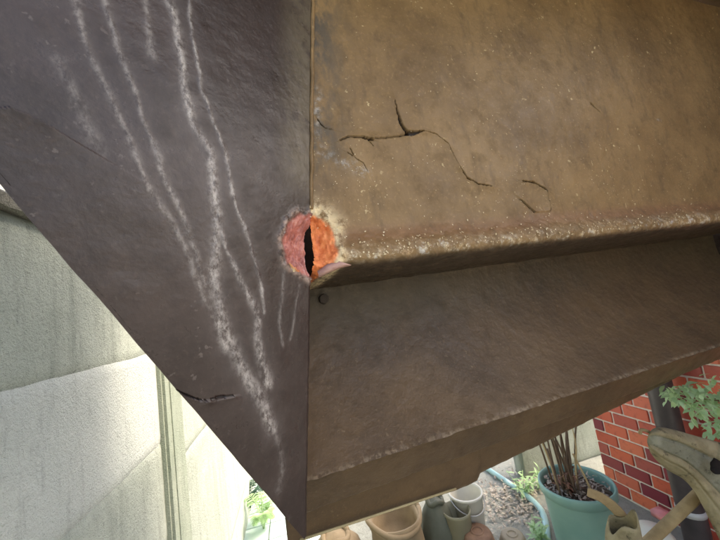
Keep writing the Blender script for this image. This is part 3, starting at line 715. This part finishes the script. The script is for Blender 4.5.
for j in range(n2):
    t = j / (n2 - 1); w = (14 + 3 * math.sin(t * 2.6)) * px2m * (1 - .15 * t)
    for k in range(n1):
        a = 2 * math.pi * k / n1; top_ = 36 * px2m * (1 + .25 * math.cos(a - .6) + .12 * math.sin(3 * a)); Vv.append(c0 + right * w * math.cos(a) + np.array((vdir[0], vdir[1], 0)) * w * .6 * math.sin(a) + ZD * (t * top_ - .03) + right * .012 * t * t)
for j in range(n2 - 1):
    for k in range(n1): Ff.append((j * n1 + k, j * n1 + (k + 1) % n1, (j + 1) * n1 + (k + 1) % n1, (j + 1) * n1 + k))
o = mesh('pouch_body', Vv, Ff, m_canvas, cup); sm = o.modifiers.new('t', 'SOLIDIFY'); sm.thickness = .004
pk = at(661, 514, 1.25); bm = bmesh.new(); box_bm(bm, tuple(pk), (.05, .05, .028), .005, None)
tag(from_bm('pink_scrap', bm, m_pink), 'small pink plastic scrap at the foot of the drainpipe', 'scrap')
hp = at(655, 545, 1.05); V, Fc = lathe([(0, .0), (.05, .0), (.062, .05), (.06, .09), (.045, .11), (.0, .115)], 24, (hp[0], hp[1], hp[2] - .06), .05)
tag(mesh('white_bundle', V, Fc, m_white), 'white crumpled plastic lump below the wooden handle', 'plastic')

# leafy shrub in front of the pipe at the right edge
sc_ = at(715, 400, 1.05); sh = empty('leafy_shrub', (sc_[0], sc_[1], 0)); tag(sh, 'light green leafy shrub branch beside the drainpipe at right edge', 'shrub')
V, Fc = tube(smooth_path([(sc_[0] + .16, sc_[1] - .1, 0), (sc_[0] + .14, sc_[1] - .06, .6), at(730, 405, 1.05), at(700, 398, 1.03), at(675, 392, 1.02)], 5), [.008 - .006 * i / 20 for i in range(21)], 6); mesh('stem', V, Fc, m_stem, sh)
parts = []
for _ in range(420):
    x = random.uniform(664, 770); y = 398 + random.gauss(0, 11) + (x - 700) * .08
    if x < 690 and abs(y - 394) > 9: continue
    b = at(x, y, random.uniform(.99, 1.12)); parts.append(leaf(b, (random.uniform(-1, .6), random.uniform(-1, .3), random.uniform(-.6, .3)), (random.uniform(-.4, .4), random.uniform(-.4, .4), 1), random.uniform(.02, .036), random.uniform(.012, .019)))
for _ in range(60):
    b = at(random.uniform(705, 765), random.uniform(420, 436), random.uniform(.98, 1.06)); parts.append(leaf(b, (random.uniform(-1, .2), random.uniform(-.6, .3), random.uniform(-.4, .1)), (0, 0, 1), random.uniform(.03, .045), random.uniform(.01, .014)))
V, Fc = merge(parts); mesh('foliage', V, Fc, m_leaf, sh)

# ------------------------------------------------------------------ things stored under the stair
def ground_at(px, py, d): p = at(px, py, d); return p
b = at(394, 515, 1.42); h = b[2]
sk = empty('paper_sack', (b[0], b[1], 0)); tag(sk, 'open brown paper sack with a rolled rim on the ground under the stair', 'sack')
V, Fc = lathe([(.0, .004), (.09, .004), (.115, .05), (.12, h * .55), (.112, h - .05), (.115, h - .03), (.122, h - .015), (.118, h + .004), (.106, h), (.10, h - .02), (.098, h * .7), (.06, h * .6), (0, h * .58)], 44, (b[0], b[1], 0), .10, 5); mesh('sack_body', V, Fc, m_sack, sk)
V, Fc = tube([(b[0] + .121 * math.cos(a) * (1 + .05 * math.sin(3 * a)), b[1] + .121 * math.sin(a), h - .008 + .012 * math.sin(2 * a + 1)) for a in np.linspace(0, 2 * math.pi, 40)], .011, 8); mesh('rolled_rim', V, Fc, m_sack, sk)
for (x, y, d, r, nm, lb, mt, hs, sdn) in ((434, 497, 1.5, .082, 'olive_bag', 'dull olive plastic bag between the brown sack and white bucket', m_sackg, 1.0, 3), (335, 532, 1.35, .13, 'cloth_sack', 'brown cloth sack at the foot of the stringer under the stair', m_sack, 1.0, 9)):
    b = at(x, y, d); h = b[2]; e = empty(nm, (b[0], b[1], 0)); tag(e, lb, 'bag')
    V, Fc = lathe([(0, .003), (r * .85, .003), (r * 1.05, h * .2), (r, h * .55), (r * .78, h * .8), (r * .5, h * .93), (r * .3, h * .97), (0, h)], 40, (b[0], b[1], 0), .16, sdn); mesh('bag_body', V, Fc, mt, e)
    V, Fc = tube([(b[0] + r * .42 * math.cos(a), b[1] + r * .42 * math.sin(a), h * .955 + .008 * math.sin(3 * a)) for a in np.linspace(0, 6.283, 24)], .012, 8); mesh('gathered_neck', V, Fc, mt, e)
b = at(465, 491, 1.55); h = b[2]; e = empty('white_bucket', (b[0], b[1], 0)); tag(e, 'white open plastic bucket standing under the end of the stair', 'bucket')
V, Fc = lathe([(0, .004), (.058, .004), (.062, .01), (.078, h - .012), (.084, h - .01), (.085, h), (.078, h + .001), (.074, h - .01), (.056, .02), (0, .018)], 48, (b[0], b[1], 0)); mesh('bucket_body', V, Fc, m_white, e)
V, Fc = tube([(b[0] + .085 * math.cos(a), b[1] + .085 * math.sin(a), h - .016 - .05 * max(0, -math.sin(a))) for a in np.linspace(math.pi, 2 * math.pi, 20)], .003, 6); mesh('handle', V, Fc, m_metal, e)
b = at(456, 509, 1.46); h = b[2]; e = empty('cloudy_tub', (b[0], b[1], 0)); tag(e, 'cloudy olive plastic tub in front of the white bucket', 'tub')
V, Fc = lathe([(0, .004), (.050, .004), (.054, .02), (.062, h - .014), (.066, h - .012), (.066, h), (.061, h), (.05, .02), (0, .016)], 44, (b[0], b[1], 0), .03, 6); mesh('tub_body', V, Fc, m_cloudy, e)
for (x, y, d, r, nm, lb, mt) in ((477, 531, 1.4, .095, 'terracotta_pot', 'upturned reddish terracotta pot at the bottom edge beside the tub', m_clay), (512, 534, 1.42, .078, 'tan_pot', 'upturned tan pot right of the terracotta pot on the concrete', m_tanpot)):
    b = at(x, y, d); h = b[2]; e = empty(nm, (b[0], b[1], 0)); tag(e, lb, 'pot')
    V, Fc = lathe([(0, h), (r * .5, h), (r * .62, h - .004), (r * .66, h - .012), (r, .05), (r * 1.1, .048), (r * 1.12, .003), (0, .003)], 44, (b[0], b[1], 0)); mesh('pot_body', V, Fc, mt, e)
    V, Fc = lathe([(r * .22, h + .001), (r * .24, h + .004), (r * .3, h + .004), (r * .32, h + .001)], 30, (b[0], b[1], 0)); mesh('foot_ring', V, Fc, mt, e)
# aqua hose along the ground
gz = lambda x, y, z=.0: hit(x, y, (0, 0, z), ZD)
V, Fc = tube(smooth_path([gz(470, 452, .015), gz(484, 466, .015), gz(510, 484, .015), gz(535, 503, .015), gz(545, 520, .015), gz(548, 550, .015)], 6), .016, 10)
tag(mesh('garden_hose', V, Fc, m_hose), 'pale aqua hose lying along the ground left of the planter', 'hose')
# litter and weeds on the concrete
parts = []
for _ in range(620):
    x, y = random.gauss(508, 18), random.gauss(498, 14)
    if y < 462: continue
    p = gz(x, y, .004 + random.random() * .02); parts.append(leaf(p, (random.uniform(-1, 1), random.uniform(-1, 1), random.uniform(-.1, .35)), (0, 0, 1), random.uniform(.010, .034), random.uniform(.006, .018), random.uniform(-.5, .5)))
V, Fc = merge(parts); tag(mesh('leaf_litter', V, Fc, m_dead), 'drift of dry grey brown leaves on the concrete beside the planter', 'leaves', kind='stuff')
def weed(px, py, n, h, label, mat=m_leaf, spread=.06, name='weed'):
    c = gz(px, py); e = empty(name, tuple(c)); tag(e, label, 'plant'); parts = []; st = []
    for k in range(max(3, n // 8)):
        d = np.array((random.uniform(-1, 1), random.uniform(-1, 1), random.uniform(.8, 2))); d = nz(d) * h * random.uniform(.6, 1); st.append(tube([c, c + d * .5 + (0, 0, .01), c + d], .002, 5))
        for j in range(8):
            t = random.uniform(.2, 1); parts.append(leaf(c + d * t, (random.uniform(-1, 1), random.uniform(-1, 1), random.uniform(-.2, .6)), (0, 0, 1), random.uniform(.03, .06), random.uniform(.012, .02)))
    V, Fc = merge(st); mesh('stems', V, Fc, mat, e); V, Fc = merge(parts); mesh('leaves', V, Fc, mat, e)
weed(524, 497, 70, .16, 'bright green weed growing between the hose and the planter')
weed(541, 543, 50, .12, 'small green weed at the foot of the teal planter')
weed(541, 489, 50, .14, 'green weed sprouting at the left side of the teal planter rim')
# pale tiles and ferns at the foot of the fence
pav = link('paving', None); bpy.data.objects.remove(pav)
bm = bmesh.new(); box_bm(bm, (-.12, 2.6, .002), (.62, 2.6, .006)); pav = from_bm('paving', bm, m_post, None, False); pav['kind'] = 'structure'
bm = bmesh.new(); box_bm(bm, (0, 0, 0), (.143, .143, .012), .002); tme = bpy.data.meshes.new('tile'); bm.to_mesh(tme); bm.free(); tme.materials.append(m_tile)
for i in range(4):
    for j in range(17):
        o = link('tile', tme); child(o, pav); o.location = (-.345 + i * .15, 1.38 + j * .15, .008 + random.uniform(0, .0015))
def fern(px, py, d, n, L, label, mat):
    c = gz(px, py); e = empty('fern', tuple(c)); tag(e, label, 'plant')
    for k in range(n):
        a = random.random() * 6.28; hh = random.uniform(.5, 1) * L; o_ = np.array((math.cos(a), math.sin(a), 0)) * hh * .7
        pth = smooth_path([c, c + o_ * .3 + (0, 0, hh * .7), c + o_ * .7 + (0, 0, hh * .95), c + o_ + (0, 0, hh * .75)], 5); V, Fc = tube(pth, .0018, 5); pts = [(V, Fc)]
        for i in range(4, len(pth)):
            t = nz(pth[i] - pth[i - 1]); s = nz(np.cross(t, ZD)); w = .05 * (1 - (i / len(pth)) ** 2) + .012
            for sg in (-1, 1): pts.append(leaf(pth[i], s * sg + t * .4, ZD, w, .010))
        V, Fc = merge(pts); mesh('frond', V, Fc, mat, e)
fern(264, 531, 0, 16, .20, 'pale green fern on the tiles at the end of the fence', m_leaf)
fern(250, 513, 0, 14, .22, 'dark fern behind the pale fern by the fence', m_leaf_dk)
